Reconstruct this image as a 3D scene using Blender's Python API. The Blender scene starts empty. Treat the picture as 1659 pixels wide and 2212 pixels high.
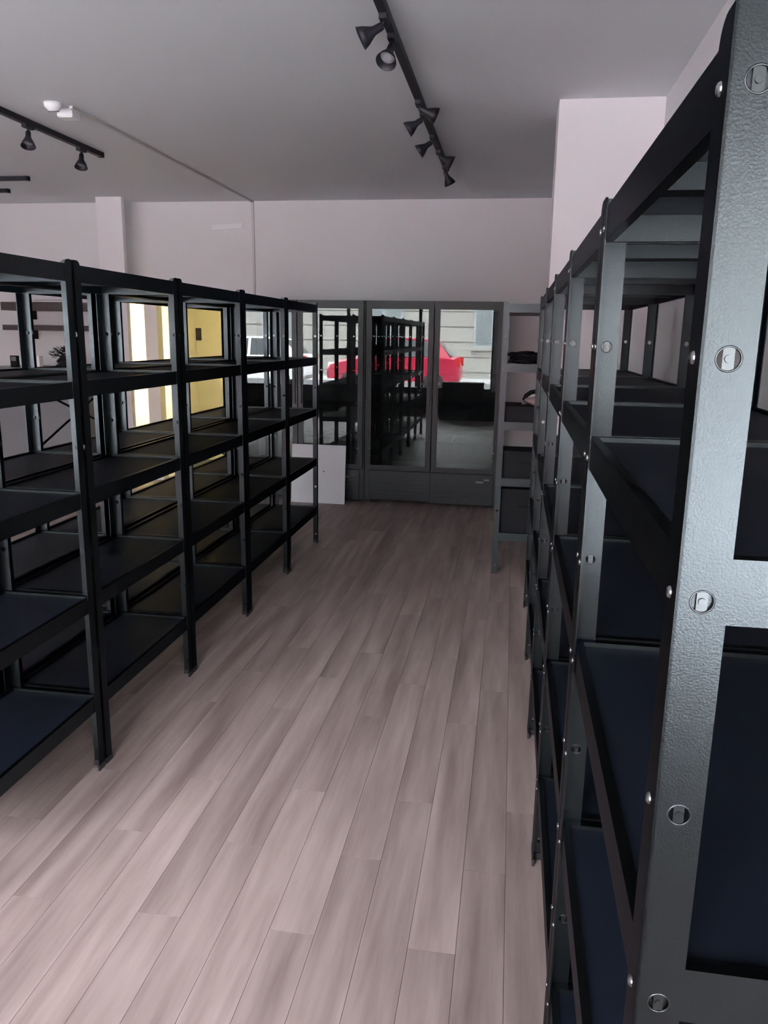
import bpy, bmesh, math, random
from mathutils import Vector, Matrix

random.seed(7)
S = bpy.context.scene
COL = S.collection

# ------------------------------------------------------------------ camera
H_CAM = 1.6
F_PX, PITCH, YAW, ROLL = 1701.3, 0.2204, 0.156, 0.016
Fv = Vector((-math.sin(YAW) * math.cos(PITCH), math.cos(YAW) * math.cos(PITCH), -math.sin(PITCH)))
R0 = Vector((math.cos(YAW), math.sin(YAW), 0))
U0 = R0.cross(Fv)
Rv = R0 * math.cos(ROLL) + U0 * math.sin(ROLL)
Uv = -R0 * math.sin(ROLL) + U0 * math.cos(ROLL)
cam = bpy.data.cameras.new('camera')
cam.sensor_fit = 'HORIZONTAL'
cam.sensor_width = 36.0
cam.lens = F_PX / 1659.0 * 36.0
cam.clip_start = 0.02
cam.clip_end = 200
co = bpy.data.objects.new('camera', cam)
m = Matrix((Rv, Uv, -Fv)).transposed().to_4x4()
m.translation = Vector((0, 0, H_CAM))
co.matrix_world = m
COL.objects.link(co)
S.camera = co

# ------------------------------------------------------------------ sky (overcast day), exposure
W = bpy.data.worlds.new('world')
S.world = W
W.use_nodes = True
nt = W.node_tree
nt.nodes.clear()
wo = nt.nodes.new('ShaderNodeOutputWorld')
bg = nt.nodes.new('ShaderNodeBackground')
tc = nt.nodes.new('ShaderNodeTexCoord')
sx = nt.nodes.new('ShaderNodeSeparateXYZ')
rp = nt.nodes.new('ShaderNodeValToRGB')
rp.color_ramp.elements[0].position = 0.0
rp.color_ramp.elements[0].color = (0.33, 0.33, 0.345, 1)
rp.color_ramp.elements[1].position = 1.0
rp.color_ramp.elements[1].color = (0.93, 0.96, 1.0, 1)
nt.links.new(tc.outputs['Generated'], sx.inputs[0])
nt.links.new(sx.outputs['Z'], rp.inputs[0])
nt.links.new(rp.outputs[0], bg.inputs[0])
bg.inputs[1].default_value = 4.0
nt.links.new(bg.outputs[0], wo.inputs[0])

S.view_settings.view_transform = 'Standard'
S.view_settings.look = 'None'
S.view_settings.gamma = 1.0
S.view_settings.use_curve_mapping = False
S.view_settings.exposure = 4.1

cy = S.cycles
cy.max_bounces = 14
cy.diffuse_bounces = 8
cy.glossy_bounces = 6
cy.transparent_max_bounces = 16
cy.use_denoising = True
cy.sample_clamp_indirect = 6.0
cy.caustics_reflective = False
cy.caustics_refractive = False

# room measures
ZC = 2.90          # ceiling
YB = 8.10          # back wall
YF = -1.70         # shop front
XL, XR = -6.60, 0.76
XA, YA = 2.20, 0.35      # unseen alcove, added on the right up to y = YA to brighten the posts
WIN_Z0, WIN_Z1, WIN_Z1R = 0.50, 2.80, 2.25  # side bays get lowered heads to cut sky light on posts and ceiling
BAYS = [(-6.45, -4.95), (-4.95, -3.42), (-3.42, -1.91), (-1.91, -0.40), (0.42, 2.08)]  # last bay added with the alcove, its daylight brightens the posts

# daylight portals in the shop-front openings (guide the sky sampling, give off nothing themselves)
for (p0, p1, zt0) in ((BAYS[0][0], BAYS[1][1], WIN_Z1R), (BAYS[2][0], BAYS[3][1], WIN_Z1), (*BAYS[4], WIN_Z1R)):
    pl = bpy.data.lights.new('window_portal', 'AREA')
    pl.shape = 'RECTANGLE'
    pl.size = p1 - p0
    pl.size_y = zt0 - WIN_Z0
    pl.cycles.is_portal = True
    po = bpy.data.objects.new('window_portal', pl)
    po.location = ((p0 + p1) / 2, YF - 0.12, (WIN_Z0 + zt0) / 2)
    po.rotation_euler = (math.radians(90), 0, 0)
    COL.objects.link(po)


# ------------------------------------------------------------------ materials
def mat(name, color, rough=0.6, metal=0.0, spec=0.5, bump=None, var=None, emit=None):
    M = bpy.data.materials.new(name)
    M.use_nodes = True
    n = M.node_tree.nodes
    l = M.node_tree.links
    b = n['Principled BSDF']
    b.inputs['Base Color'].default_value = (*color, 1)
    b.inputs['Roughness'].default_value = rough
    b.inputs['Metallic'].default_value = metal
    b.inputs['Specular IOR Level'].default_value = spec
    t = n.new('ShaderNodeTexCoord')
    if var:                                  # (scale, amount) soft blotches of the same colour
        nz = n.new('ShaderNodeTexNoise')
        nz.inputs['Scale'].default_value = var[0]
        nz.inputs['Detail'].default_value = 4
        mx = n.new('ShaderNodeMix')
        mx.data_type = 'RGBA'
        mx.inputs[6].default_value = (*[c * (1 - var[1]) for c in color], 1)
        mx.inputs[7].default_value = (*[min(1, c * (1 + var[1])) for c in color], 1)
        l.new(t.outputs['Object'], nz.inputs['Vector'])
        l.new(nz.outputs['Fac'], mx.inputs[0])
        l.new(mx.outputs[2], b.inputs['Base Color'])
    if bump:                                 # (scale, strength)
        nb = n.new('ShaderNodeTexNoise')
        nb.inputs['Scale'].default_value = bump[0]
        nb.inputs['Detail'].default_value = 3
        bp = n.new('ShaderNodeBump')
        bp.inputs['Strength'].default_value = bump[1]
        bp.inputs['Distance'].default_value = 0.002
        l.new(t.outputs['Object'], nb.inputs['Vector'])
        l.new(nb.outputs['Fac'], bp.inputs['Height'])
        l.new(bp.outputs[0], b.inputs['Normal'])
    if emit:
        b.inputs['Emission Color'].default_value = (*emit[0], 1)
        b.inputs['Emission Strength'].default_value = emit[1]
    return M


def glass(name, refl, tint=(1, 1, 1), rough=0.0):
    M = bpy.data.materials.new(name)
    M.use_nodes = True
    n = M.node_tree.nodes
    l = M.node_tree.links
    n.clear()
    o = n.new('ShaderNodeOutputMaterial')
    mx = n.new('ShaderNodeMixShader')
    tr = n.new('ShaderNodeBsdfTransparent')
    tr.inputs[0].default_value = (*tint, 1)
    gl = n.new('ShaderNodeBsdfGlossy')
    gl.inputs['Roughness'].default_value = rough
    gl.inputs['Color'].default_value = (0.96, 1.0, 0.98, 1)
    fr = n.new('ShaderNodeFresnel')
    fr.inputs['IOR'].default_value = 1.5
    ad = n.new('ShaderNodeMath')
    ad.operation = 'ADD'
    ad.inputs[1].default_value = refl
    ad.use_clamp = True
    l.new(fr.outputs[0], ad.inputs[0])
    l.new(ad.outputs[0], mx.inputs[0])
    l.new(tr.outputs[0], mx.inputs[1])
    l.new(gl.outputs[0], mx.inputs[2])
    l.new(mx.outputs[0], o.inputs[0])
    return M


def plank_mat():
    M = bpy.data.materials.new('laminate_wood')
    M.use_nodes = True
    n = M.node_tree.nodes
    l = M.node_tree.links
    b = n['Principled BSDF']
    b.inputs['Roughness'].default_value = 0.5
    b.inputs['Specular IOR Level'].default_value = 0.35
    t = n.new('ShaderNodeTexCoord')
    oi = n.new('ShaderNodeObjectInfo')
    add = n.new('ShaderNodeVectorMath')
    add.operation = 'ADD'
    sc = n.new('ShaderNodeVectorMath')
    sc.operation = 'SCALE'
    sc.inputs['Scale'].default_value = 37.0
    cmb = n.new('ShaderNodeCombineXYZ')
    l.new(oi.outputs['Random'], cmb.inputs[0])
    l.new(oi.outputs['Random'], cmb.inputs[1])
    l.new(cmb.outputs[0], sc.inputs[0])
    l.new(t.outputs['Object'], add.inputs[0])
    l.new(sc.outputs[0], add.inputs[1])
    mp = n.new('ShaderNodeMapping')
    mp.inputs['Scale'].default_value = (11.0, 0.9, 1.0)
    l.new(add.outputs[0], mp.inputs[0])
    nz = n.new('ShaderNodeTexNoise')
    nz.inputs['Scale'].default_value = 1.0
    nz.inputs['Detail'].default_value = 6
    nz.inputs['Roughness'].default_value = 0.6
    l.new(mp.outputs[0], nz.inputs['Vector'])
    r1 = n.new('ShaderNodeValToRGB')
    r1.color_ramp.elements[0].position = 0.30
    r1.color_ramp.elements[0].color = (0.205, 0.149, 0.140, 1)
    r1.color_ramp.elements[1].position = 0.68
    r1.color_ramp.elements[1].color = (0.415, 0.328, 0.313, 1)
    l.new(nz.outputs['Fac'], r1.inputs[0])
    hv = n.new('ShaderNodeHueSaturation')
    mr = n.new('ShaderNodeMapRange')
    mr.inputs['To Min'].default_value = 0.91
    mr.inputs['To Max'].default_value = 1.07
    l.new(oi.outputs['Random'], mr.inputs[0])
    l.new(mr.outputs[0], hv.inputs['Value'])
    l.new(r1.outputs[0], hv.inputs['Color'])
    l.new(hv.outputs[0], b.inputs['Base Color'])
    bp = n.new('ShaderNodeBump')
    bp.inputs['Strength'].default_value = 0.08
    l.new(nz.outputs['Fac'], bp.inputs['Height'])
    l.new(bp.outputs[0], b.inputs['Normal'])
    return M


M_WALL = mat('white_wall_paint', (0.78, 0.772, 0.79), 0.75, bump=(180, 0.12), var=(1.3, 0.02))
M_CEIL = mat('ceiling_paint', (0.71, 0.735, 0.765), 0.8, bump=(160, 0.15), var=(0.9, 0.02))
M_PIER = mat('column_paint', (0.86, 0.83, 0.855), 0.7, bump=(180, 0.1))
M_STEEL = mat('hammered_dark_paint', (0.062, 0.072, 0.077), 0.30, 1.0, 0.5, bump=(480, 0.11))
M_STEEL.node_tree.nodes['Principled BSDF'].inputs['Specular Tint'].default_value = (0.30, 0.29, 0.32, 1)
M_BOARD = mat('black_shelf_board', (0.005, 0.0075, 0.015), 0.55, 0.0, 0.22, bump=(240, 0.1))
M_FOOT = mat('black_plastic_foot', (0.02, 0.018, 0.022), 0.5)
M_ZINC = mat('zinc_plated_steel', (0.30, 0.315, 0.32), 0.3, 1.0)
M_CLIP = mat('painted_clip_steel', (0.095, 0.105, 0.11), 0.3, 1.0)
M_BLACK = mat('black_plastic', (0.007, 0.008, 0.012), 0.55, 0.0, 0.2)
M_TRACK = mat('black_lacquer', (0.010, 0.010, 0.017), 0.5)
M_FRIDGE = mat('fridge_black_enamel', (0.014, 0.018, 0.024), 0.42, 0.0, 0.5)
M_FRIDGE_IN = mat('fridge_liner', (0.015, 0.017, 0.02), 0.6)
M_WHITE = mat('white_plastic', (0.86, 0.86, 0.88), 0.45)
M_PANEL = mat('white_melamine', (0.80, 0.82, 0.88), 0.5, var=(6, 0.05))
M_COND = mat('white_conduit', (0.62, 0.60, 0.60), 0.6)
M_GREY = mat('grey_laminate', (0.20, 0.20, 0.22), 0.6)
M_DKWOOD = mat('dark_brown_board', (0.075, 0.055, 0.055), 0.6)
M_CREAM = mat('cream_paint', (0.74, 0.715, 0.50), 0.7)
M_DOORW = mat('white_door_lacquer', (0.86, 0.82, 0.76), 0.5)
M_WOOD = plank_mat()
M_GLASS = glass('window_glass', 0.0)
M_DGLASS = glass('cooler_door_glass', 0.0, (0.75, 0.78, 0.78))
M_CARRED = mat('red_car_paint', (0.42, 0.012, 0.045), 0.22, 0.0, 0.7)
M_CARWHITE = mat('white_car_paint', (0.82, 0.86, 0.88), 0.25)
M_CARGLASS = mat('dark_car_glass', (0.02, 0.025, 0.03), 0.06, 0.0, 0.6)
M_TYRE = mat('tyre_rubber', (0.02, 0.02, 0.02), 0.8)
M_LAMPG = mat('lamp_lens', (0.85, 0.85, 0.88), 0.15)
M_TAIL = mat('tail_lens', (0.5, 0.02, 0.02), 0.2)
M_ROAD = mat('asphalt', (0.10, 0.10, 0.105), 0.9, bump=(90, 0.3))
M_PAVE = mat('pavement_concrete', (0.46, 0.45, 0.45), 0.9, var=(2, 0.1))
M_STONE = mat('facade_stone', (0.33, 0.315, 0.29), 0.85, var=(1.5, 0.06))
M_FWIN = mat('facade_window_frame', (0.36, 0.38, 0.40), 0.6)
M_FPANE = mat('facade_window_pane', (0.20, 0.22, 0.23), 0.12)
M_PINK = mat('grey_pink_cloth', (0.42, 0.30, 0.31), 0.8)


# ------------------------------------------------------------------ mesh helpers
def box(bm, x0, x1, y0, y1, z0, z1):
    v = [bm.verts.new((x, y, z)) for z in (z0, z1) for y in (y0, y1) for x in (x0, x1)]
    for q in ((0, 2, 3, 1), (4, 5, 7, 6), (0, 1, 5, 4), (2, 6, 7, 3), (0, 4, 6, 2), (1, 3, 7, 5)):
        bm.faces.new([v[i] for i in q])


def bevel(bm, w, seg=1):
    es = [e for e in bm.edges if len(e.link_faces) == 2 and e.calc_face_angle(0) > 0.6]
    bmesh.ops.bevel(bm, geom=es, offset=w, segments=seg, affect='EDGES', profile=0.5)


def mesh(name, bm, m, smooth=False):
    bmesh.ops.recalc_face_normals(bm, faces=bm.faces)
    me = bpy.data.meshes.new(name)
    bm.to_mesh(me)
    bm.free()
    me.materials.append(m)
    if smooth:
        for p in me.polygons:
            p.use_smooth = True
    return me


def link(name, me, parent=None, loc=(0, 0, 0), rot=(0, 0, 0)):
    o = bpy.data.objects.new(name, me)
    COL.objects.link(o)
    o.location = loc
    o.rotation_euler = rot
    if parent is not None:
        o.parent = parent
    return o


def tag(o, label=None, cat=None, group=None, kind=None):
    if label: o['label'] = label
    if cat: o['category'] = cat
    if group: o['group'] = group
    if kind: o['kind'] = kind
    return o


def thing(name, label, cat, loc=(0, 0, 0), group=None, rz=0.0):
    return tag(link(name, None, None, loc, (0, 0, rz)), label, cat, group)


def bxm(name, b, m, bev=0.0):
    bm = bmesh.new()
    box(bm, *b)
    if bev: bevel(bm, bev)
    return mesh(name, bm, m)


def part(name, b, m, parent, bev=0.0, loc=(0, 0, 0)):
    return link(name, bxm(name, b, m, bev), parent, loc)


def struct(name, b, m, bev=0.0):
    return tag(link(name, bxm(name, b, m, bev)), kind='structure')


def cyl(bm, p0, p1, r0, r1=None, seg=14, cap=True):
    p0 = Vector(p0); p1 = Vector(p1)
    r1 = r0 if r1 is None else r1
    d = (p1 - p0).normalized()
    a = d.orthogonal().normalized()
    b = d.cross(a)
    A = []; B = []
    for i in range(seg):
        t = 2 * math.pi * i / seg
        w = a * math.cos(t) + b * math.sin(t)
        A.append(bm.verts.new(p0 + w * r0)); B.append(bm.verts.new(p1 + w * r1))
    for i in range(seg):
        j = (i + 1) % seg
        bm.faces.new((A[i], A[j], B[j], B[i]))
    if cap:
        bm.faces.new(A[::-1]); bm.faces.new(B)


def lathe(bm, prof, origin=(0, 0, 0), axis=(0, 0, 1), seg=20):
    """profile [(r, h)] revolved around an axis"""
    o = Vector(origin); d = Vector(axis).normalized()
    a = d.orthogonal().normalized(); b = d.cross(a)
    rings = []
    for r, h in prof:
        rings.append([bm.verts.new(o + d * h + (a * math.cos(2 * math.pi * i / seg) + b * math.sin(2 * math.pi * i / seg)) * max(r, 1e-4)) for i in range(seg)])
    for k in range(len(rings) - 1):
        for i in range(seg):
            j = (i + 1) % seg
            bm.faces.new((rings[k][i], rings[k][j], rings[k + 1][j], rings[k + 1][i]))


def tube(bm, pts, r, seg=8):
    pts = [Vector(p) for p in pts]
    rings = []
    up = Vector((0, 0, 1))
    for i, p in enumerate(pts):
        d = (pts[min(i + 1, len(pts) - 1)] - pts[max(i - 1, 0)]).normalized()
        a = d.cross(up)
        if a.length < 1e-3: a = d.orthogonal()
        a.normalize(); b = d.cross(a)
        rings.append([bm.verts.new(p + (a * math.cos(2 * math.pi * k / seg) + b * math.sin(2 * math.pi * k / seg)) * r) for k in range(seg)])
    for i in range(len(rings) - 1):
        for k in range(seg):
            q = (k + 1) % seg
            bm.faces.new((rings[i][k], rings[i][q], rings[i + 1][q], rings[i + 1][k]))
    bm.faces.new(rings[0][::-1]); bm.faces.new(rings[-1])


# ------------------------------------------------------------------ structure
# floor: sub-floor slab and single laminate planks along the aisle
M_SUB = mat('subfloor', (0.12, 0.10, 0.09), 0.9)
floor = tag(link('floor', None), kind='structure')
part('slab', (XL, XR, YF, YB, -0.06, -0.008), M_SUB, floor)
part('slab', (XR, XA, YF, YA, -0.06, -0.008), M_SUB, floor)
PW = 0.128
PLEN = 1.28
pm = bxm('plank', (-PW / 2 + 0.0006, PW / 2 - 0.0006, -PLEN / 2 + 0.0006, PLEN / 2 - 0.0006, -0.008, 0.0), M_WOOD, 0.0012)
offs = [0.0, 0.61, 0.27, 0.88, 0.43, 0.74, 0.12, 0.52]
rest = bmesh.new()
X_SINGLE = -2.5                       # planks further left hardly show: one joined part
x0 = XL
i = 0
while x0 < XA - 1e-3:
    lim = XR if x0 < XR - 1e-3 else XA
    x1 = min(x0 + PW, lim)
    ytop = YB if x0 < XR - 1e-3 else YA
    y = YF - offs[(i * 5 + i // 3) % 8] * PLEN
    while y < ytop:
        a, b = max(y, YF), min(y + PLEN, ytop)
        if b - a > 0.02:
            if x1 < X_SINGLE or x0 > XR - 1e-3:
                box(rest, x0 + .0006, x1 - .0006, a + .0006, b - .0006, -0.008, 0)
            elif x1 - x0 > PW - 1e-3 and b - a > PLEN - 1e-3:
                link('plank', pm, floor, ((x0 + x1) / 2, (a + b) / 2, 0))
            else:
                cx, cy_ = (x0 + x1) / 2, (a + b) / 2
                link('plank', bxm('plank_cut', (x0 - cx + .0006, x1 - cx - .0006, a - cy_ + .0006, b - cy_ - .0006, -0.008, 0), M_WOOD), floor, (cx, cy_, 0))
        y += PLEN
    x0 = x1
    i += 1
tag(link('planking', mesh('planking', rest, M_WOOD), floor), kind='stuff')

ceil = tag(link('ceiling', None), kind='structure')
part('ceiling_slab', (XL - 0.2, XR + 0.2, YF - 0.2, YB + 0.2, ZC, ZC + 0.15), M_CEIL, ceil)
part('ceiling_slab', (XR + 0.2, XA + 0.2, YF - 0.2, YA + 0.2, ZC, ZC + 0.15), M_CEIL, ceil)
struct('wall_right', (XR, XR + 0.2, YA, YB + 0.2, -0.06, ZC), M_WALL)
wa = tag(link('wall_added_alcove', None), kind='structure')  # unseen walls closing the added alcove
part('wall_panel', (XR + 0.2, XA, YA, YA + 0.2, -0.06, ZC), M_WALL, wa)
part('wall_panel', (XA, XA + 0.2, YF - 0.2, YA + 0.2, -0.06, ZC), M_WALL, wa)
struct('wall_left', (XL - 0.2, XL, YF - 0.2, YB + 0.2, -0.06, ZC), M_WALL)
# back wall with the passage opening to the lit room
OPX0, OPX1, OPZ = -4.10, -2.96, 1.93
wb = tag(link('wall_back', None), kind='structure')
part('wall_panel', (XL, OPX0, YB, YB + 0.12, -0.06, ZC), M_WALL, wb)
part('wall_panel', (OPX1, XR, YB, YB + 0.12, -0.06, ZC), M_WALL, wb)
part('wall_panel', (OPX0, OPX1, YB, YB + 0.12, OPZ, ZC), M_WALL, wb)
# columns
struct('wall_column_right', (0.188, XR, 4.88, 5.22, 0, ZC), M_PIER)
struct('wall_column_left', (-4.176, -3.905, 7.76, 7.815, 0, ZC), M_PIER)
# shop-front wall: sill wall, head, end piers, an added middle blocker and glazing
wf = tag(link('wall_front', None), kind='structure')
part('sill_wall', (XL, XA, YF - 0.2, YF, -0.06, WIN_Z0), mat('dark_sill_paint', (0.10, 0.10, 0.11), 0.7), wf)
part('head_wall', (XL, BAYS[1][1], YF - 0.2, YF, WIN_Z1R, ZC), M_WALL, wf)
part('head_wall', (BAYS[1][1], BAYS[3][1], YF - 0.2, YF, WIN_Z1, ZC), M_WALL, wf)
part('head_wall', (BAYS[3][1], XA, YF - 0.2, YF, WIN_Z1R, ZC), M_WALL, wf)
for (p0, p1) in ((XL, BAYS[0][0]), (BAYS[3][1], BAYS[4][0]), (BAYS[4][1], XA)):  # middle piece added behind the camera to darken reflections in the posts
    part('pier_or_blocker', (p0, p1, YF - 0.2, YF, WIN_Z0, WIN_Z1R), M_WALL, wf)
for n_, (p0, p1) in enumerate(BAYS):
    w1 = tag(link('window_%d' % (n_ + 1), None), kind='structure')
    zt1 = WIN_Z1 if n_ in (2, 3) else WIN_Z1R
    for x in (p0, p1 - 0.03):
        part('mullion', (x, x + 0.03, YF - 0.13, YF - 0.07, WIN_Z0, zt1), M_TRACK, w1)
    for z in (WIN_Z0, zt1 - 0.05):
        part('rail', (p0 + 0.03, p1 - 0.03, YF - 0.13, YF - 0.07, z, z + 0.05), M_TRACK, w1)
    part('pane', (p0 + 0.03, p1 - 0.03, YF - 0.103, YF - 0.097, WIN_Z0 + 0.05, zt1 - 0.05), M_GLASS, w1)

# lit room behind the passage opening
RX0, RX1, RY1, RZ = -5.2, -2.5, 9.6, 2.45
lr = tag(link('wall_lit_room', None), kind='structure')
part('room_floor', (RX0, RX1, YB, RY1, -0.06, 0.0), M_GREY, lr)
part('room_ceiling', (RX0, RX1, YB + 0.12, RY1, RZ, RZ + 0.1), M_CREAM, lr)
part('room_wall', (RX0, RX1, RY1, RY1 + 0.1, -0.06, RZ), M_CREAM, lr)
part('room_wall', (RX0 - 0.1, RX0, YB + 0.12, RY1, -0.06, RZ), M_CREAM, lr)
part('room_wall', (RX1, RX1 + 0.1, YB + 0.12, RY1, -0.06, RZ), M_CREAM, lr)
# door frame post between the two bright gaps, with its white stop
trim = struct('trim_1', (-3.885, -3.765, YB + 0.002, YB + 0.118, 0, OPZ), M_PIER)
struct('trim_2', (-3.762, -3.738, YB - 0.01, YB + 0.118, 0, OPZ), M_DOORW)
# panel in the lit room, its depth added to block the lamp, white front with a cream edge strip
part('lamp_block_panel', (-4.105, -3.925, YB + 0.75, RY1, 0.0, RZ), M_DOORW, lr)
part('edge_strip', (-3.925, -3.872, YB + 0.74, YB + 0.80, 0.0, RZ), M_CREAM, lr)

# ------------------------------------------------------------------ shelving
POST_H, FL, TH = 1.827, 0.040, 0.0025
LEV = [1.785, 1.405, 1.025, 0.645, 0.265]     # beam centres
BH = 0.055                                     # beam height
HOLES = [1.777 - 0.19 * k for k in range(10)]


def plate(bm, tf, holes):
    """flange: outline (u, z), rounded free top corner, round holes; tf maps (u, depth, z) to local space"""
    r = 0.022
    out = [(0, 0.004), (FL, 0.004)] + [(FL - r + r * math.sin(a), POST_H - r + r * math.cos(a)) for a in [math.pi / 2 * (1 - k / 5) for k in range(6)]] + [(0, POST_H)]
    loops = [out]
    if holes:
        for z in HOLES:
            loops.append([(0.0205 + 0.0088 * math.cos(2 * math.pi * k / 14), z + 0.0088 * math.sin(2 * math.pi * k / 14)) for k in range(14)])
    tmp = bmesh.new()
    es = []
    for lp in loops:
        vs = [tmp.verts.new((u, 0, z)) for u, z in lp]
        for i in range(len(vs)):
            es.append(tmp.edges.new((vs[i], vs[(i + 1) % len(vs)])))
    bmesh.ops.triangle_fill(tmp, use_beauty=True, use_dissolve=False, edges=es)
    ex = bmesh.ops.extrude_face_region(tmp, geom=list(tmp.faces))
    bmesh.ops.translate(tmp, vec=(0, TH, 0), verts=[g for g in ex['geom'] if isinstance(g, bmesh.types.BMVert)])
    mp = {}
    for v in tmp.verts:
        mp[v] = bm.verts.new(tf(v.co.x, v.co.y, v.co.z))
    for f in tmp.faces:
        bm.faces.new([mp[v] for v in f.verts])
    tmp.free()


POSTM, FOOTM = {}, {}
for sx_ in (-1, 1):
    for sy_ in (-1, 1):
        bm = bmesh.new()
        plate(bm, lambda u, d, z: (-sx_ * d, -sy_ * u, z), False)
        plate(bm, lambda u, d, z: (-sx_ * u, -sy_ * d, z), True)
        POSTM[sx_, sy_] = mesh('post', bm, M_STEEL)
        bm = bmesh.new()
        e = 0.0015
        A = [(e, e), (-FL - e, e), (-FL - e, -0.006), (-0.006, -0.006), (-0.006, -FL - e), (e, -FL - e)]
        lo = [bm.verts.new((sx_ * a, sy_ * b, 0.0)) for a, b in A]
        hi = [bm.verts.new((sx_ * a, sy_ * b, 0.022)) for a, b in A]
        bm.faces.new(lo); bm.faces.new(hi)
        for i in range(6):
            bm.faces.new((lo[i], lo[(i + 1) % 6], hi[(i + 1) % 6], hi[i]))
        FOOTM[sx_, sy_] = mesh('foot', bm, M_FOOT)
bm = bmesh.new()
lathe(bm, [(0.0, 0.0032), (0.0022, 0.0030), (0.0042, 0.0022), (0.0052, 0.0008), (0.0054, -0.0005)], axis=(-1, 0, 0), seg=12)
BOLTM = mesh('bolt', bm, M_ZINC, True)
bm = bmesh.new()
lathe(bm, [(0.0086, 0.002), (0.0086, -0.0002), (0.0090, -0.0007), (0.0099, -0.0005), (0.0103, 0.0003)], axis=(0, 1, 0), seg=18)
CLIPM = mesh('clip_ring', bm, M_CLIP, True)
bm = bmesh.new()
box(bm, -0.0043, 0.0043, 0.0008, 0.0020, -0.0086, 0.0086)
bevel(bm, 0.0005)
cyl(bm, (0, 0.001, 0), (0, -0.0008, 0), 0.0032, 0.0030, 10)
TONGM = mesh('clip_tongue', bm, M_CLIP)

_cache = {}


def unit_meshes(D, L):
    k = (D, L)
    if k in _cache: return _cache[k]
    g = TH + 0.0008
    t = 0.014
    fb = bmesh.new(); box(fb, -t / 2, t / 2, -L / 2 + g, L / 2 - g, -BH / 2, BH / 2); bevel(fb, 0.0022)
    eb = bmesh.new(); box(eb, -D / 2 + g + t + 0.0005, D / 2 - g - t - 0.0005, -t / 2, t / 2, -BH / 2, BH / 2); bevel(eb, 0.0022)
    bd = bmesh.new(); box(bd, -D / 2 + g + t, D / 2 - g - t, -L / 2 + g + t, L / 2 - g - t, -0.006, 0); bevel(bd, 0.001)
    rb = bmesh.new(); box(rb, -D / 2 + g + t, D / 2 - g - t, -0.024, 0.024, -0.036, -0.0062); bevel(rb, 0.004)
    _cache[k] = (mesh('long_beam', fb, M_STEEL), mesh('end_beam', eb, M_STEEL), mesh('shelf_board', bd, M_BOARD), mesh('rib', rb, M_STEEL), g, t)
    return _cache[k]


bracem = None


def shelving_unit(x0, x1, y0, y1, label, group, bolts=(), clips=(), brace=None):
    D, L = round(x1 - x0, 4), round(y1 - y0, 4)
    lb, eb, bd, rb, g, t = unit_meshes(D, L)
    r = thing('shelving_unit', label, 'shelving', ((x0 + x1) / 2, (y0 + y1) / 2, 0), group)
    for sx_ in (-1, 1):
        for sy_ in (-1, 1):
            c = (sx_ * D / 2, sy_ * L / 2, 0)
            p = link('post', POSTM[sx_, sy_], r, c)
            link('foot', FOOTM[sx_, sy_], p)
            if (sx_, sy_) in bolts:
                for z in HOLES[:9]:
                    link('bolt', BOLTM, p, (0 if sx_ < 0 else 0, -sy_ * 0.022, z), (0, 0, 0 if sx_ < 0 else math.pi))
            if (sx_, sy_) in clips:
                for z in HOLES[:9]:
                    q = (-sx_ * 0.0205, 0.0 if sy_ < 0 else -TH, z)
                    cobj = link('clip', CLIPM, p, q)
                    link_tongue.append((p, q))
    for z in LEV:
        s = link('shelf', bd, r, (0, 0, z + BH / 2 - 0.008))
        zz = -(BH / 2 - 0.008)
        for sx_ in (-1, 1):
            link('long_beam', lb, s, (sx_ * (D / 2 - g - t / 2), 0, zz))
        for sy_ in (-1, 1):
            link('end_beam', eb, s, (0, sy_ * (L / 2 - g - t / 2), zz))
        link('rib', rb, s)
    if brace is not None:
        for (za, zb) in brace:
            bm = bmesh.new()
            xx = -D / 2 - 0.002
            for (a, b) in ((za, zb), (zb, za)):
                y_a, y_b = -L / 2 + 0.02, L / 2 - 0.02
                o = 0.0 if a > b else -0.0035
                vs = []
                for xo in (0, -0.003):
                    for (y, z) in ((y_a, a + 0.006), (y_b, b + 0.006), (y_b, b - 0.006), (y_a, a - 0.006)):
                        vs.append(bm.verts.new((xx + o + xo, y, z)))
                for q in ((0, 1, 2, 3), (4, 7, 6, 5), (0, 4, 5, 1), (1, 5, 6, 2), (2, 6, 7, 3), (3, 7, 4, 0)):
                    bm.faces.new([vs[i] for i in q])
            link('cross_brace', mesh('cross_brace', bm, M_STEEL), r)
    return r


link_tongue = []
ORD = ['last', 'second', 'third', 'fourth', 'fifth', 'sixth', 'seventh']


def ordl(k, txt_end):
    return ('at the ' + txt_end) if k == 0 else (ORD[k] + ' from the ' + txt_end)


# row along the right wall (five units, stops at the white column)
RX, RD, RW, RY = 0.138, 0.50, 0.807, 0.627
for k in range(5):
    y0 = RY + k * RW
    n = 4 - k
    lab = 'black metal shelving unit along the wall, ' + (['right against the white column', 'second from the white column', 'middle one of its row', 'second from the end away from the column', 'end one farthest from the white column'][n])
    shelving_unit(RX, RX + RD, y0 + 0.002, y0 + RW - 0.005, lab, 'shelving along the wall with the column',
                  bolts=((-1, -1), (-1, 1)) , clips=((-1, -1), (-1, 1)) if k < 3 else ())
for p, q in link_tongue:
    link('clip_tongue', TONGM, p, q)

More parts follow.
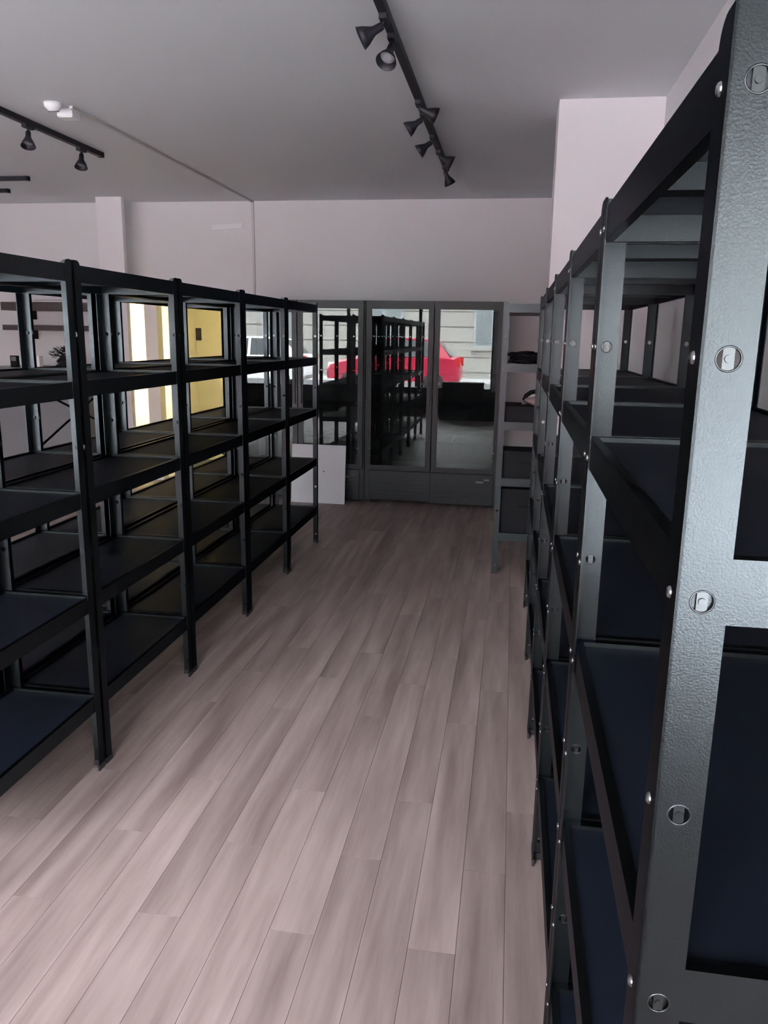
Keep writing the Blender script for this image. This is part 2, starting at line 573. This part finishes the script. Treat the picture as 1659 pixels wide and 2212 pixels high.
# double row left of the aisle: aisle-side row and, back to back, the row behind it
LX, LD, LW, LY, LL = -1.442, 0.358, 0.8407, 2.502, 0.826
for row in (0, 1):
    for k in range(-1, 4):
        yc = LY + (k + 0.5) * LW
        n = 3 - k
        xa = LX - LD if row == 0 else LX - 0.022 - 2 * LD
        what = ('black shelving unit of the row facing the column aisle, ' if row == 0 else
                'black shelving unit standing back to back behind the aisle row, ')
        where = 'at the glass-door fridge end' if n == 0 else (ORD[n] + ' from the fridge end')
        shelving_unit(xa, xa + LD, yc - LL / 2, yc + LL / 2, what + where,
                      'aisle-side shelving row' if row == 0 else 'shelving row behind the aisle row',
                                            brace={1: [(1.34, 1.05), (0.96, 0.67)], 2: [(0.96, 0.67)], 3: [(0.96, 0.67)]}.get(k) if row == 1 else None)

# unit behind the white column, end-on to the aisle
UX, UY = -0.075, 5.30
bu = []
for k in range(1):
    bu.append(shelving_unit(UX, UX + 0.40, UY + k * 0.83, UY + k * 0.83 + 0.81,
                  'black shelving unit tucked behind the white column, holding odds and ends', None))


# ------------------------------------------------------------------ glass-door fridges
def fridge(x0, x1, label, shelves):
    y0, y1, zt = 7.43, 8.06, 1.915
    r = thing('display_fridge', label, 'fridge', ((x0 + x1) / 2, (y0 + y1) / 2, 0), 'glass-door fridges on the back wall')
    w = (x1 - x0) / 2
    d = (y1 - y0) / 2
    t = 0.045
    zb = 0.33
    bm = bmesh.new()
    box(bm, -w, -w + t, -d, d, 0.03, zt)
    box(bm, w - t, w, -d, d, 0.03, zt)
    box(bm, -w + t, w - t, -d, d, zt - 0.075, zt)
    box(bm, -w + t, w - t, d - 0.03, d, 0.03, zt - 0.075)
    box(bm, -w + t, w - t, -d + 0.03, d - 0.03, 0.03, zb)
    link('cabinet', mesh('cabinet', bm, M_FRIDGE), r)
    part('liner', (-w + t + 0.001, w - t - 0.001, d - 0.036, d - 0.031, zb + 0.001, zt - 0.08), M_FRIDGE_IN, r)
    # lower panels in two pieces, the right one a little lower and proud
    for s in (0, 1):
        xa, xb = (-w + t + 0.002, -0.004) if s == 0 else (0.0, w - t - 0.002)
        kp = part('kick_panel', (xa, xb, -d - 0.004 - 0.012 * s, -d + 0.028, 0.045 - 0.015 * s, zb - 0.006), M_FRIDGE, r, 0.004)
        for q in range(4):
            part('louvre', (xa + 0.06, xb - 0.06, -d - 0.010 - 0.012 * s, -d - 0.003 - 0.012 * s, 0.085 + q * 0.034, 0.097 + q * 0.034), M_FRIDGE, kp)
        if s == 1:
            part('rating_label', (xb - 0.16, xb - 0.09, -d - 0.018, -d - 0.0155, 0.245, 0.262), M_GREY, kp)
            part('rating_label', (xb - 0.085, xb - 0.035, -d - 0.018, -d - 0.0155, 0.268, 0.284), M_GREY, kp)
    for sxx in (-w + 0.08, w - 0.08):
        for syy in (-d + 0.08, d - 0.08):
            part('foot', (sxx - 0.03, sxx + 0.03, syy - 0.03, syy + 0.03, 0.0, 0.031), M_BLACK, r)
    # doors
    for s in (0, 1):
        xa, xb = (-w + 0.012, -0.006) if s == 0 else (0.006, w - 0.012)
        ya = -d - 0.036 - 0.010 * s
        yb = -d - 0.002
        dr = link('door', None, r)
        fw = 0.048
        bm = bmesh.new()
        z0, z1 = zb + 0.008, zt - 0.006
        box(bm, xa, xa + fw, ya, yb, z0, z1)
        box(bm, xb - fw, xb, ya, yb, z0, z1)
        box(bm, xa + fw, xb - fw, ya, yb, z0, z0 + 0.045)
        box(bm, xa + fw, xb - fw, ya, yb, z1 - 0.07, z1)
        me = mesh('door_frame', bm, M_FRIDGE)
        fo = link('door_frame', me, dr)
        link('door_pane', bxm('door_pane', (xa + fw - 0.003, xb - fw + 0.003, ya + 0.008, ya + 0.012, z0 + 0.042, z1 - 0.067), M_DGLASS), dr)
        hx = xb - 0.026 if s == 0 else xa + 0.026
        bm = bmesh.new()
        box(bm, hx - 0.009, hx + 0.009, ya - 0.020, ya + 0.001, 0.95, 1.35)
        bevel(bm, 0.005, 2)
        link('handle', mesh('handle', bm, M_FRIDGE), dr)
        hx2 = (xa + fw * 0.9) if s == 0 else (xb - fw * 0.95)
        for hz in (z0 + 0.13, z0 + 0.20):
            bm = bmesh.new()
            lathe(bm, [(0.0, 0.006), (0.006, 0.005), (0.0085, 0.0)], (hx2, ya, hz), (0, -1, 0), 10)
            link('hinge_screw', mesh('hinge_screw', bm, M_ZINC, True), dr)
    # wire shelves inside
    for z in shelves:
        bm = bmesh.new()
        ys = [(-d + 0.06) + i * (2 * d - 0.12) / 8 for i in range(9)]
        for yy in ys:
            cyl(bm, (-w + t + 0.003, yy, z), (w - t - 0.003, yy, z), 0.004, seg=5)
        for i in range(4):
            xx = -w + t + 0.05 + i * (2 * w - 2 * t - 0.1) / 3
            cyl(bm, (xx, -d + 0.05, z - 0.006), (xx, d - 0.05, z - 0.006), 0.005, seg=5)
        link('wire_shelf', mesh('wire_shelf', bm, M_FRIDGE), r)
    return r


fridge(-1.365, -0.082, 'dark two-door display fridge beside the shelving behind the column', (0.62, 0.93, 1.24, 1.55))
fridge(-2.668, -1.372, 'dark two-door display fridge standing behind the loose white panel', (0.62, 0.93, 1.24, 1.55))

# loose white panel leaning on the fridge front
bm = bmesh.new()
box(bm, -0.265, 0.265, -0.009, 0.009, 0.0, 0.565)
bevel(bm, 0.002)
wp = thing('panel_board', 'white panel leaning against the fridge front on the floor', 'panel', (-1.80, 7.295, 0.002))
o = link('board', mesh('board', bm, M_PANEL), wp, (0, 0, 0), (math.radians(-6.0), 0, 0))
bm = bmesh.new()
lathe(bm, [(0.0, 0.003), (0.006, 0.002), (0.008, 0.0)], (0.055, -0.009, 0.31), (0, -1, 0), 10)
link('screw_cap', mesh('screw_cap', bm, M_GREY), o)

# ------------------------------------------------------------------ conduit, detectors, gleam plate on the wall
bm = bmesh.new()
box(bm, -2.672, -2.650, 4.72, YB, ZC - 0.016, ZC)
box(bm, -2.672, -2.650, YB - 0.016, YB, 1.95, ZC - 0.016)
cd = tag(link('cable_trunking', mesh('cable_trunking', bm, M_COND)), 'thin white cable trunking along the ceiling and down the back wall', 'trunking')
sd = thing('smoke_detector', 'round white smoke detector on the ceiling beside the trunking', 'detector', (-2.735, 4.655, ZC))
bm = bmesh.new()
lathe(bm, [(0.0, -0.045), (0.030, -0.044), (0.036, -0.034), (0.050, -0.022), (0.052, 0.0), (0.0, 0.0)], seg=24)
link('housing', mesh('housing', bm, M_WHITE, True), sd)
part('sensor_vent', (-0.034, 0.034, -0.004, 0.004, -0.047, -0.040), M_GREY, sd)
jb = thing('junction_box', 'small white junction box where the ceiling trunking starts', 'junction box', (-2.735, 4.82, ZC))
part('box_body', (-0.05, 0.05, -0.045, 0.045, -0.040, 0.0), M_WHITE, jb, 0.006)
part('box_lid', (-0.045, 0.045, -0.040, 0.040, -0.046, -0.0405), M_WHITE, jb, 0.003)
el = thing('gleam_plate', 'slim white plate standing in for a gleam of light high on the back wall', 'plate', (-2.93, YB, 2.655), None)  # raised white strip stands in for a gleam of light on the wall
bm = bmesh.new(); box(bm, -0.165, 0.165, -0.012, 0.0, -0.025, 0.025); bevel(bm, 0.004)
link('gleam_body', mesh('gleam_body', bm, M_WHITE), el, (0, 0, 0), (0, math.radians(-3), 0))


# ------------------------------------------------------------------ track lights
def spot(loc, tilt, label, group):
    """adapter on the track, stem, yoke and bell; tilt = direction the bell opens to"""
    r = thing('track_spotlight', label, 'spotlight', loc, group)
    bm = bmesh.new(); box(bm, -0.016, 0.016, -0.045, 0.045, -0.020, 0.0); bevel(bm, 0.004)
    link('adapter', mesh('adapter', bm, M_TRACK), r)
    d = Vector(tilt).normalized()
    j = Vector((0, 0, -0.030)) + d * 0.015
    bm = bmesh.new()
    cyl(bm, (0, 0, -0.018), j, 0.007, seg=10)
    link('stem', mesh('stem', bm, M_TRACK, False), r)
    bm = bmesh.new()
    lathe(bm, [(0.0, -0.010), (0.014, -0.008), (0.016, 0.0), (0.017, 0.028), (0.021, 0.040), (0.036, 0.068), (0.046, 0.094),
               (0.044, 0.094), (0.033, 0.067), (0.018, 0.042), (0.0, 0.036)], j, d, 20)
    sh = link('bell_shade', mesh('bell_shade', bm, M_TRACK, True), r)
    bm = bmesh.new()
    lathe(bm, [(0.0, 0.074), (0.018, 0.072), (0.030, 0.067), (0.033, 0.062), (0.0, 0.056)], j, d, 16)
    link('lamp_face', mesh('lamp_face', bm, mat('unlit_lamp_face', (0.30, 0.30, 0.33), 0.3)), sh)
    return r


def track(x0, x1, y0, y1, label, zdrop=0.0):
    r = thing('ceiling_track', label, 'light track', ((x0 + x1) / 2, (y0 + y1) / 2, ZC))
    w, d = (x1 - x0) / 2, (y1 - y0) / 2
    bm = bmesh.new(); box(bm, -w, w, -d, d, -0.034, 0.0); bevel(bm, 0.003)
    link('rail', mesh('rail', bm, M_TRACK), r)
    if d > w:
        for s in (-1, 1):
            part('end_cap', (-w - 0.002, w + 0.002, s * d - 0.012, s * d + 0.012, -0.036, 0.0), M_BLACK, r)
    else:
        for s in (-1, 1):
            part('end_cap', (s * w - 0.012, s * w + 0.012, -d - 0.002, d + 0.002, -0.036, 0.0), M_BLACK, r)
    return r


TX, ZT = -0.585, ZC - 0.034
track(TX - 0.018, TX + 0.018, 0.9, 6.60, 'long black ceiling track above the aisle')
GA = 'spotlights on the aisle track'
for (y, tl, lab) in ((3.52, (-0.85, -0.1, -0.45), 'black bell spotlight turned sideways, farthest from the fridges on the aisle track'),
                     (3.74, (-0.10, -0.40, -0.55), 'black bell spotlight pointing down, beside the sideways one on the aisle track'),
                     (4.72, (0.75, 0.25, -0.3), 'small dark spotlight swung toward the column side of the aisle track'),
                     (4.95, (-0.8, 0.0, -0.5), 'black bell spotlight turned to the double shelving row, middle of the aisle track'),
                     (5.50, (-0.8, 0.0, -0.55), 'black bell spotlight turned to the shelving row, next after the middle pair'),
                     (5.92, (0.75, 0.1, -0.35), 'black spotlight turned to the column side near the fridge end of the aisle track'),
                     (6.42, (0.35, 0.3, -0.75), 'black bell spotlight at the fridge end of the aisle track')):
    spot((TX, y, ZT), tl, lab, GA)
T2 = -3.11
track(T2 - 0.018, T2 + 0.018, 3.0, 5.90, 'black ceiling track above the floor beyond the double shelving row')
GB = 'spotlights on the track beyond the double row'
spot((T2, 4.98, ZT), (0.12, -0.30, -0.9), 'black bell spotlight hanging from the track beyond the double row, inner one', GB)
spot((T2, 5.62, ZT), (0.08, -0.30, -0.9), 'black bell spotlight near the end of the track beyond the double row', GB)
track(-5.6, -4.235, 6.70, 6.736, 'short black track crossing the ceiling near the wall shelves')
track(-5.9, -4.80, 7.26, 7.296, 'second short black track closer to the back wall')

# ------------------------------------------------------------------ counter corner by the back wall, left
ct = thing('counter', 'grey counter in the corner below the brown wall shelves', 'counter', (-4.52, 7.28, 0))
part('counter_body', (-0.50, 0.42, -0.28, 0.30, 0.0, 1.215), M_GREY, ct, 0.004)
part('counter_top', (-0.54, 0.46, -0.32, 0.34, 1.215, 1.245), mat('counter_top_grey', (0.16, 0.16, 0.18), 0.4), ct, 0.004)
for (z, th, lab) in ((1.80, 0.085, 'thick brown wall shelf, the upper of two above the counter'),
                     (1.595, 0.055, 'thin brown wall shelf, the lower of two above the counter')):
    s = thing('wall_shelf', lab, 'shelf', (-4.78, YB, z), 'wall shelves above the counter')
    part('shelf_plank', (-0.60, 0.60, -0.24, 0.0, 0.0, th), M_DKWOOD, s, 0.004)
    for q in (-0.35, 0.45):
        part('bracket', (q - 0.008, q + 0.008, -0.16, 0.0, -0.09, 0.0), M_BLACK, s)
ft = thing('folder_stack', 'flat dark folder lying on the upper wall shelf', 'folder', (-4.83, YB - 0.12, 1.885))
part('cover', (-0.17, 0.17, -0.10, 0.10, 0.0, 0.022), M_BLACK, ft, 0.003)
part('pages', (-0.165, 0.165, -0.104, -0.099, 0.004, 0.018), M_WHITE, ft)
wbx = thing('white_carton', 'small upright white carton on the counter', 'box', (-4.49, 7.06, 1.245))
part('carton_body', (-0.032, 0.032, -0.03, 0.03, 0.0, 0.11), mat('white_card', (0.9, 0.9, 0.95), 0.5), wbx, 0.002)
part('carton_flap', (-0.032, 0.032, -0.031, 0.0, 0.1095, 0.113), M_WHITE, wbx)
tl = thing('desk_phone', 'black desk phone on the counter end near the double row', 'phone', (-4.21, 7.10, 1.245))
bm = bmesh.new()
vs = [bm.verts.new(p) for p in ((-.07, -.09, 0), (.07, -.09, 0), (.07, .09, 0), (-.07, .09, 0), (-.07, -.09, .03), (.07, -.09, .03), (.07, .09, .085), (-.07, .09, .085))]
for q in ((0, 3, 2, 1), (4, 5, 6, 7), (0, 1, 5, 4), (1, 2, 6, 5), (2, 3, 7, 6), (3, 0, 4, 7)): bm.faces.new([vs[i] for i in q])
bevel(bm, 0.005)
link('base', mesh('base', bm, M_BLACK), tl)
bm = bmesh.new(); tube(bm, [(-.045, -.085, .065), (-.045, -.05, .082), (-.045, .05, .108), (-.045, .085, .105)], 0.017, 10)
link('handset', mesh('handset', bm, M_BLACK, True), tl)
cr = thing('card_reader', 'small black card reader on the far end of the counter', 'card reader', (-4.76, 7.10, 1.245))
part('reader_body', (-0.035, 0.035, -0.02, 0.02, 0.0, 0.11), M_BLACK, cr, 0.006)
part('reader_screen', (-0.025, 0.025, -0.022, -0.0195, 0.06, 0.10), M_GREY, cr)
# dried plant in a dark pot on the counter
pt = thing('potted_plant', 'dark bushy plant in a black pot on the counter', 'plant', (-4.36, 7.36, 1.245))
bm = bmesh.new(); lathe(bm, [(0.0, 0.0), (0.055, 0.0), (0.075, 0.10), (0.078, 0.11), (0.068, 0.11), (0.0, 0.095)], seg=18)
link('pot', mesh('pot', bm, M_BLACK, True), pt)
bm = bmesh.new()
rnd = random.Random(3)
for i in range(150):
    a = rnd.uniform(0, 6.283); rr = rnd.uniform(0.02, 0.17); h = 0.09 + rnd.uniform(0.0, 0.11) * (1.1 - rr * 2.2)
    c = Vector((math.cos(a) * rr, math.sin(a) * rr * 0.7, h)); u = Vector((math.cos(a), math.sin(a), rnd.uniform(-.4, .7))) * 0.035
    n_ = u.cross(Vector((rnd.uniform(-1, 1), rnd.uniform(-1, 1), 1))).normalized() * 0.011
    bm.faces.new([bm.verts.new(c - u), bm.verts.new(c + n_), bm.verts.new(c + u), bm.verts.new(c - n_)])
for i in range(12):
    a = i * 0.5236; cyl(bm, (0, 0, 0.09), (math.cos(a) * 0.13, math.sin(a) * 0.09, 0.19), 0.0025, 0.0015, 5)
fo = link('foliage', mesh('foliage', bm, mat('dull_leaf', (0.05, 0.055, 0.05), 0.7)), pt)
tag(fo, kind='stuff')

# light switch in the lit room and its wall lamp
sw = thing('light_switch', 'dark brown light switch on the cream wall of the lit room', 'switch', (-3.90, RY1, 1.58))
part('switch_plate', (-0.045, 0.045, -0.012, 0.0, -0.075, 0.075), mat('brown_bakelite', (0.035, 0.018, 0.012), 0.4), sw, 0.004)
part('rocker', (-0.022, 0.022, -0.018, -0.0115, -0.035, 0.035), mat('brown_rocker', (0.05, 0.028, 0.018), 0.35), sw, 0.002)
wl = thing('wall_lamp', 'warm glowing tube lamp on the side wall of the lit room', 'lamp', (RX0, 8.62, 1.05))
part('lamp_housing', (0.0, 0.06, -0.06, 0.06, 0.0, 0.66), M_DOORW, wl, 0.006)
part('cutoff_hood', (0.0, 0.26, -0.16, 0.16, 0.66, 0.68), M_DOORW, wl, 0.004)  # added above the tube to cut its light off the upper walls
bm = bmesh.new(); cyl(bm, (0.10, 0, 0.03), (0.10, 0, 0.60), 0.028, seg=16)
link('lamp_tube', mesh('lamp_tube', bm, mat('warm_tube', (0.9, 0.85, 0.7), 0.4, emit=((1.0, 0.86, 0.58), 17.0))), wl)

# ------------------------------------------------------------------ odds and ends on the unit behind the column
ux = UX + 0.2


def on(level): return LEV[level] + BH / 2 - 0.008


bg_ = thing('cable_heap', 'heap of black cable on the second shelf behind the column', 'cable', (ux - 0.02, UY + 0.16, on(1) + 0.008))
bm = bmesh.new()
pts = []
rnd = random.Random(11)
for i in range(90):
    a = i * 0.55
    pts.append((math.cos(a) * (0.11 + 0.03 * math.sin(i * 1.7)), math.sin(a) * (0.07 + 0.02 * math.cos(i * 2.3)), 0.012 + 0.055 * i / 90 + 0.008 * math.sin(i * 1.3)))
tube(bm, pts, 0.011, 6)
link('cable', mesh('cable', bm, M_BLACK, True), bg_)
bm = bmesh.new(); cyl(bm, (0.10, -0.03, 0.018), (0.15, -0.06, 0.018), 0.016, 0.013, 10)
link('plug', mesh('plug', bm, M_BLACK), bg_)

bx1 = thing('dark_box', 'shallow dark box on the third shelf behind the column', 'box', (ux, UY + 0.22, on(2) + 0.001))
part('box_body', (-0.165, 0.165, -0.17, 0.17, 0, 0.088), M_BLACK, bx1, 0.005)
part('box_lid', (-0.17, 0.17, -0.175, 0.175, 0.0885, 0.108), M_BLACK, bx1, 0.004)


def crate(root, w, d, h, m_, t=0.010, ribs=3):
    bm = bmesh.new()
    box(bm, -w, w, -d, d, 0, t)
    box(bm, -w, -w + t, -d, d, t, h); box(bm, w - t, w, -d, d, t, h)
    box(bm, -w + t, w - t, -d, -d + t, t, h); box(bm, -w + t, w - t, d - t, d, t, h)
    link('crate_shell', mesh('crate_shell', bm, m_), root)
    part('rim', (-w - 0.006, w + 0.006, -d - 0.006, -d, h - 0.022, h), m_, root)
    part('rim', (-w - 0.006, w + 0.006, d, d + 0.006, h - 0.022, h), m_, root)
    for i in range(ribs):
        for j in range(max(3, int(w / 0.05))):
            n_ = max(3, int(w / 0.05))
            xx = -w + (j + 0.5) * 2 * w / n_
            zz = t + 0.012 + (h - 0.05) * (i + 0.5) / ribs
            part('rib', (xx - w / n_ * 0.55, xx + w / n_ * 0.55, -d - 0.004, -d, zz - (h - 0.05) / ribs * 0.3, zz + (h - 0.05) / ribs * 0.3), M_FRIDGE, root)


hs = thing('vacuum_hose', 'bent black hose standing on the shallow dark box', 'hose', (ux + 0.03, UY + 0.24, on(2) + 0.110))
bm = bmesh.new()
tube(bm, [(-0.06, 0, 0.0), (-0.063, 0, 0.03), (-0.05, 0, 0.06), (-0.02, 0, 0.082), (0.03, 0, 0.09), (0.08, 0, 0.08), (0.105, 0, 0.05), (0.11, 0, 0.0)], 0.015, 10)
link('hose', mesh('hose', bm, M_BLACK, True), hs)
bm = bmesh.new(); cyl(bm, (-0.06, 0, 0.0), (-0.061, 0, 0.02), 0.019, 0.019, 12)
link('hose_cuff', mesh('hose_cuff', bm, M_GREY), hs)
pp = thing('cloth_pouch', 'dusty pink cloth pouch lying on the shallow dark box before the hose', 'pouch', (ux + 0.045, UY + 0.13, on(2) + 0.110))
bm = bmesh.new()
bmesh.ops.create_uvsphere(bm, u_segments=18, v_segments=12, radius=1.0)
for v in bm.verts:
    x, y, z = v.co
    v.co = (x * 0.075 * (1 + 0.10 * math.sin(5 * y)), y * 0.05, 0.033 + z * 0.032 * (1 + 0.12 * math.sin(4 * x + 1)))
link('pouch_body', mesh('pouch_body', bm, M_PINK, True), pp)
bm = bmesh.new(); tube(bm, [(-.04, 0, .055), (-.01, -.01, .070), (.02, 0, .068), (.04, .01, .052)], 0.005, 6)
link('drawstring', mesh('drawstring', bm, M_WHITE, True), pp)
for lv, h, d_, lab in ((3, 0.165, 0.12, 'low black storage box on the fourth shelf behind the column'), (4, 0.285, 0.19, 'tall black storage box on the bottom shelf behind the column')):
    sb = thing('storage_box', lab, 'box', (ux, UY + 0.05 + d_, on(lv) + 0.001), 'black storage boxes behind the column')
    part('box_body', (-0.160, 0.160, -d_, d_, 0, h), M_BLACK, sb, 0.006)
    part('box_lid', (-0.165, 0.165, -d_ - 0.005, d_ + 0.005, h, h + 0.022), M_BLACK, sb, 0.004)
    part('box_handle', (-0.05, 0.05, -d_ - 0.012, -d_, h * 0.6, h * 0.6 + 0.018), M_BLACK, sb, 0.003)

# ------------------------------------------------------------------ crates by the shop front, reflected in the fridge glass
for i, (x, z, lab) in enumerate(((-1.10, 0.0, 'black slatted crate standing on the floor near the shop window, by the double row'),
                                 (-0.55, 0.0, 'black slatted crate on the floor near the shop window, nearer the wall shelving'))):
    c_ = thing('floor_crate', lab, 'crate', (x, -0.85, z), 'crates near the shop window')
    crate(c_, 0.265, 0.19, 0.44, M_BLACK, 0.012, 3)
c_ = thing('black_carton', 'flat black box lying across the two floor crates', 'box', (-0.93, -0.85, 0.441), None)
part('carton_body', (-0.40, 0.40, -0.17, 0.17, 0, 0.27), M_BLACK, c_, 0.006)
part('carton_lid', (-0.405, 0.405, -0.175, 0.175, 0.2705, 0.29), M_BLACK, c_, 0.004)

# ------------------------------------------------------------------ street outside the shop front
GZ = -0.05
struct('floor_pavement', (-30, 24, -6.6, YF - 0.2, GZ - 0.3, -0.02), M_PAVE)
struct('floor_road', (-30, 24, -14.0, -6.6, GZ - 0.3, GZ), M_ROAD)
struct('floor_far_pavement', (-30, 24, -17.0, -14.0, GZ - 0.3, -0.02), M_PAVE)


def car(x0, length, yc, paint, label, height=1.48, front=-1, roofscale=1.0):
    """side-on small hatchback, nose toward -x; x0 = nose"""
    r = thing('parked_car', label, 'car', (x0 + length / 2, yc, GZ), 'cars parked in the street')
    s = length / 4.0
    hw = 0.85
    k = height / 1.48
    prof = [(-1.98, .35), (-2.0, .55), (-1.93, .74), (-1.55, .86), (-1.05, .95), (1.55, 1.0), (1.86, .98), (1.96, .72), (1.98, .40), (1.9, .28)]
    bm = bmesh.new()
    rows = []
    for yy, ins in ((-hw, 0.06), (-hw * .86, 0.0), (0, -0.02), (hw * .86, 0.0), (hw, 0.06)):
        rows.append([bm.verts.new((x * s * (1 - ins * 0.6), yy, (.28 + (z - .28) * (1 - ins)) * k)) for x, z in prof])
    n_ = len(prof)
    for a in range(len(rows) - 1):
        for i in range(n_):
            bm.faces.new((rows[a][i], rows[a][(i + 1) % n_], rows[a + 1][(i + 1) % n_], rows[a + 1][i]))
    bm.faces.new(rows[0]); bm.faces.new(rows[-1][::-1])
    link('body', mesh('body', bm, paint, False), r)
    # roof shell with pillars and glass
    base = [(-1.05, .95), (1.72, 1.0)]
    top = [(-0.35, 1.44), (0.2, 1.50), (1.0, 1.46), (1.32, 1.40)]

    def Y(z): return hw * (0.93 - 0.22 * (z - .95) / .55)
    bm = bmesh.new()
    rl = []
    for z_off, pr in ((0.0, top), (-0.045, top)):
        rl.append([[bm.verts.new((x * s, sgn * Y(z), (z + z_off) * k)) for x, z in pr] for sgn in (-1, 1)])
    for i in range(3):
        for q in (0, 1):
            bm.faces.new((rl[q][0][i], rl[q][0][i + 1], rl[q][1][i + 1], rl[q][1][i]))
        for g_ in (0, 1):
            bm.faces.new((rl[0][g_][i], rl[0][g_][i + 1], rl[1][g_][i + 1], rl[1][g_][i]))
    for i in (0, 3):
        bm.faces.new((rl[0][0][i], rl[0][1][i], rl[1][1][i], rl[1][0][i]))
    link('roof', mesh('roof', bm, paint, False), r)

    def quad(nm, pts, m_):
        bm = bmesh.new()
        vs = [bm.verts.new((x * s, y, z * k)) for x, y, z in pts]
        f = bm.faces.new(vs)
        ex = bmesh.ops.extrude_face_region(bm, geom=[f])
        nrm = (Vector(pts[1]) - Vector(pts[0])).cross(Vector(pts[2]) - Vector(pts[0])).normalized()
        bmesh.ops.translate(bm, vec=nrm * 0.02, verts=[g for g in ex['geom'] if isinstance(g, bmesh.types.BMVert)])
        return link(nm, mesh(nm, bm, m_), r)
    zt_, zb_ = 1.42, .97
    quad('windshield', [(-1.03, -Y(.96), .96), (-1.03, Y(.96), .96), (-0.36, Y(1.43), 1.43), (-0.36, -Y(1.43), 1.43)], M_CARGLASS)
    quad('rear_window', [(1.70, -Y(1.0), 1.0), (1.70, Y(1.0), 1.0), (1.33, Y(1.39), 1.39), (1.33, -Y(1.39), 1.39)], M_CARGLASS)
    for sg in (-1, 1):
        quad('side_window', [(-0.88, sg * Y(.98), .98), (0.18, sg * Y(.98), .98), (0.18, sg * Y(1.45), 1.45), (-0.28, sg * Y(1.42), 1.42)], M_CARGLASS)
        quad('side_window', [(0.26, sg * Y(.98), .98), (1.08, sg * Y(.98), .99), (0.98, sg * Y(1.43), 1.43), (0.26, sg * Y(1.45), 1.45)], M_CARGLASS)
        quad('door_pillar', [(1.08, sg * Y(.98), .97), (1.70, sg * Y(.98), .97), (1.34, sg * Y(1.41), 1.41), (0.98, sg * Y(1.43), 1.43)], paint)
        quad('door_pillar', [(0.18, sg * Y(.98), .97), (0.26, sg * Y(.98), .97), (0.26, sg * Y(1.46), 1.46), (0.18, sg * Y(1.46), 1.46)], paint)
        part('headlight', (-1.95 * s, -1.72 * s, sg * hw * .80 - .1, sg * hw * .80 + .1, .66 * k, .80 * k), M_LAMPG, r, 0.02)
        part('tail_light', (1.84 * s, 1.985 * s, sg * hw * .86 - .07, sg * hw * .86 + .07, .72 * k, .97 * k), M_TAIL, r, 0.02)
        part('wing_mirror', (-0.90 * s, -0.76 * s, sg * (hw + .02) - .06, sg * (hw + .02) + .06, .98 * k, 1.10 * k), paint, r, 0.02)
        for wx in (-1.25, 1.22):
            bm = bmesh.new()
            lathe(bm, [(0.18, -0.10), (0.29, -0.10), (0.31, -0.07), (0.31, 0.07), (0.29, 0.10), (0.18, 0.10)], (wx * s, sg * (hw - 0.09), 0.31), (0, 1, 0), 24)
            w_ = link('wheel', mesh('wheel', bm, M_TYRE, True), r)
            bm = bmesh.new()
            lathe(bm, [(0.0, 0.085), (0.05, 0.09), (0.17, 0.07), (0.185, 0.09), (0.185, -0.02)], (wx * s, sg * (hw - 0.09), 0.31), (0, sg, 0), 18)
            link('hub', mesh('hub', bm, M_LAMPG, True), w_)
    return r


car(-5.55, 4.05, -9.6, M_CARRED, 'red hatchback parked across from the shop window, mirrored in the fridge glass', 1.57)
car(-10.3, 4.1, -9.7, M_CARWHITE, 'white car parked in front of the red hatchback in the street', 1.55)

# building across the street
fb = thing('street_building', 'pale stone building with dark windows across the street', 'building', (-4.0, -17.0, 0))
part('facade', (-22, 22, -3.0, 0.0, -0.3, 5.6), M_STONE, fb)
for i in range(9):
    part('stone_course', (-22, 22, 0.0, 0.05, 0.25 + i * 0.58, 0.25 + i * 0.58 + 0.53), M_STONE, fb, 0.01)
for i in range(9):
    x = -18.3 + i * 4.3
    wdw = part('window', (x - 0.75, x + 0.75, 0.05, 0.10, 1.2, 3.2), M_FWIN, fb)
    for q in (-1, 1):
        part('pane', (x + q * 0.36 - 0.30, x + q * 0.36 + 0.30, 0.10, 0.115, 1.3, 3.1), M_FPANE, wdw)
    part('window_sill', (x - 0.85, x + 0.85, 0.05, 0.2, 1.08, 1.2), M_STONE, wdw)
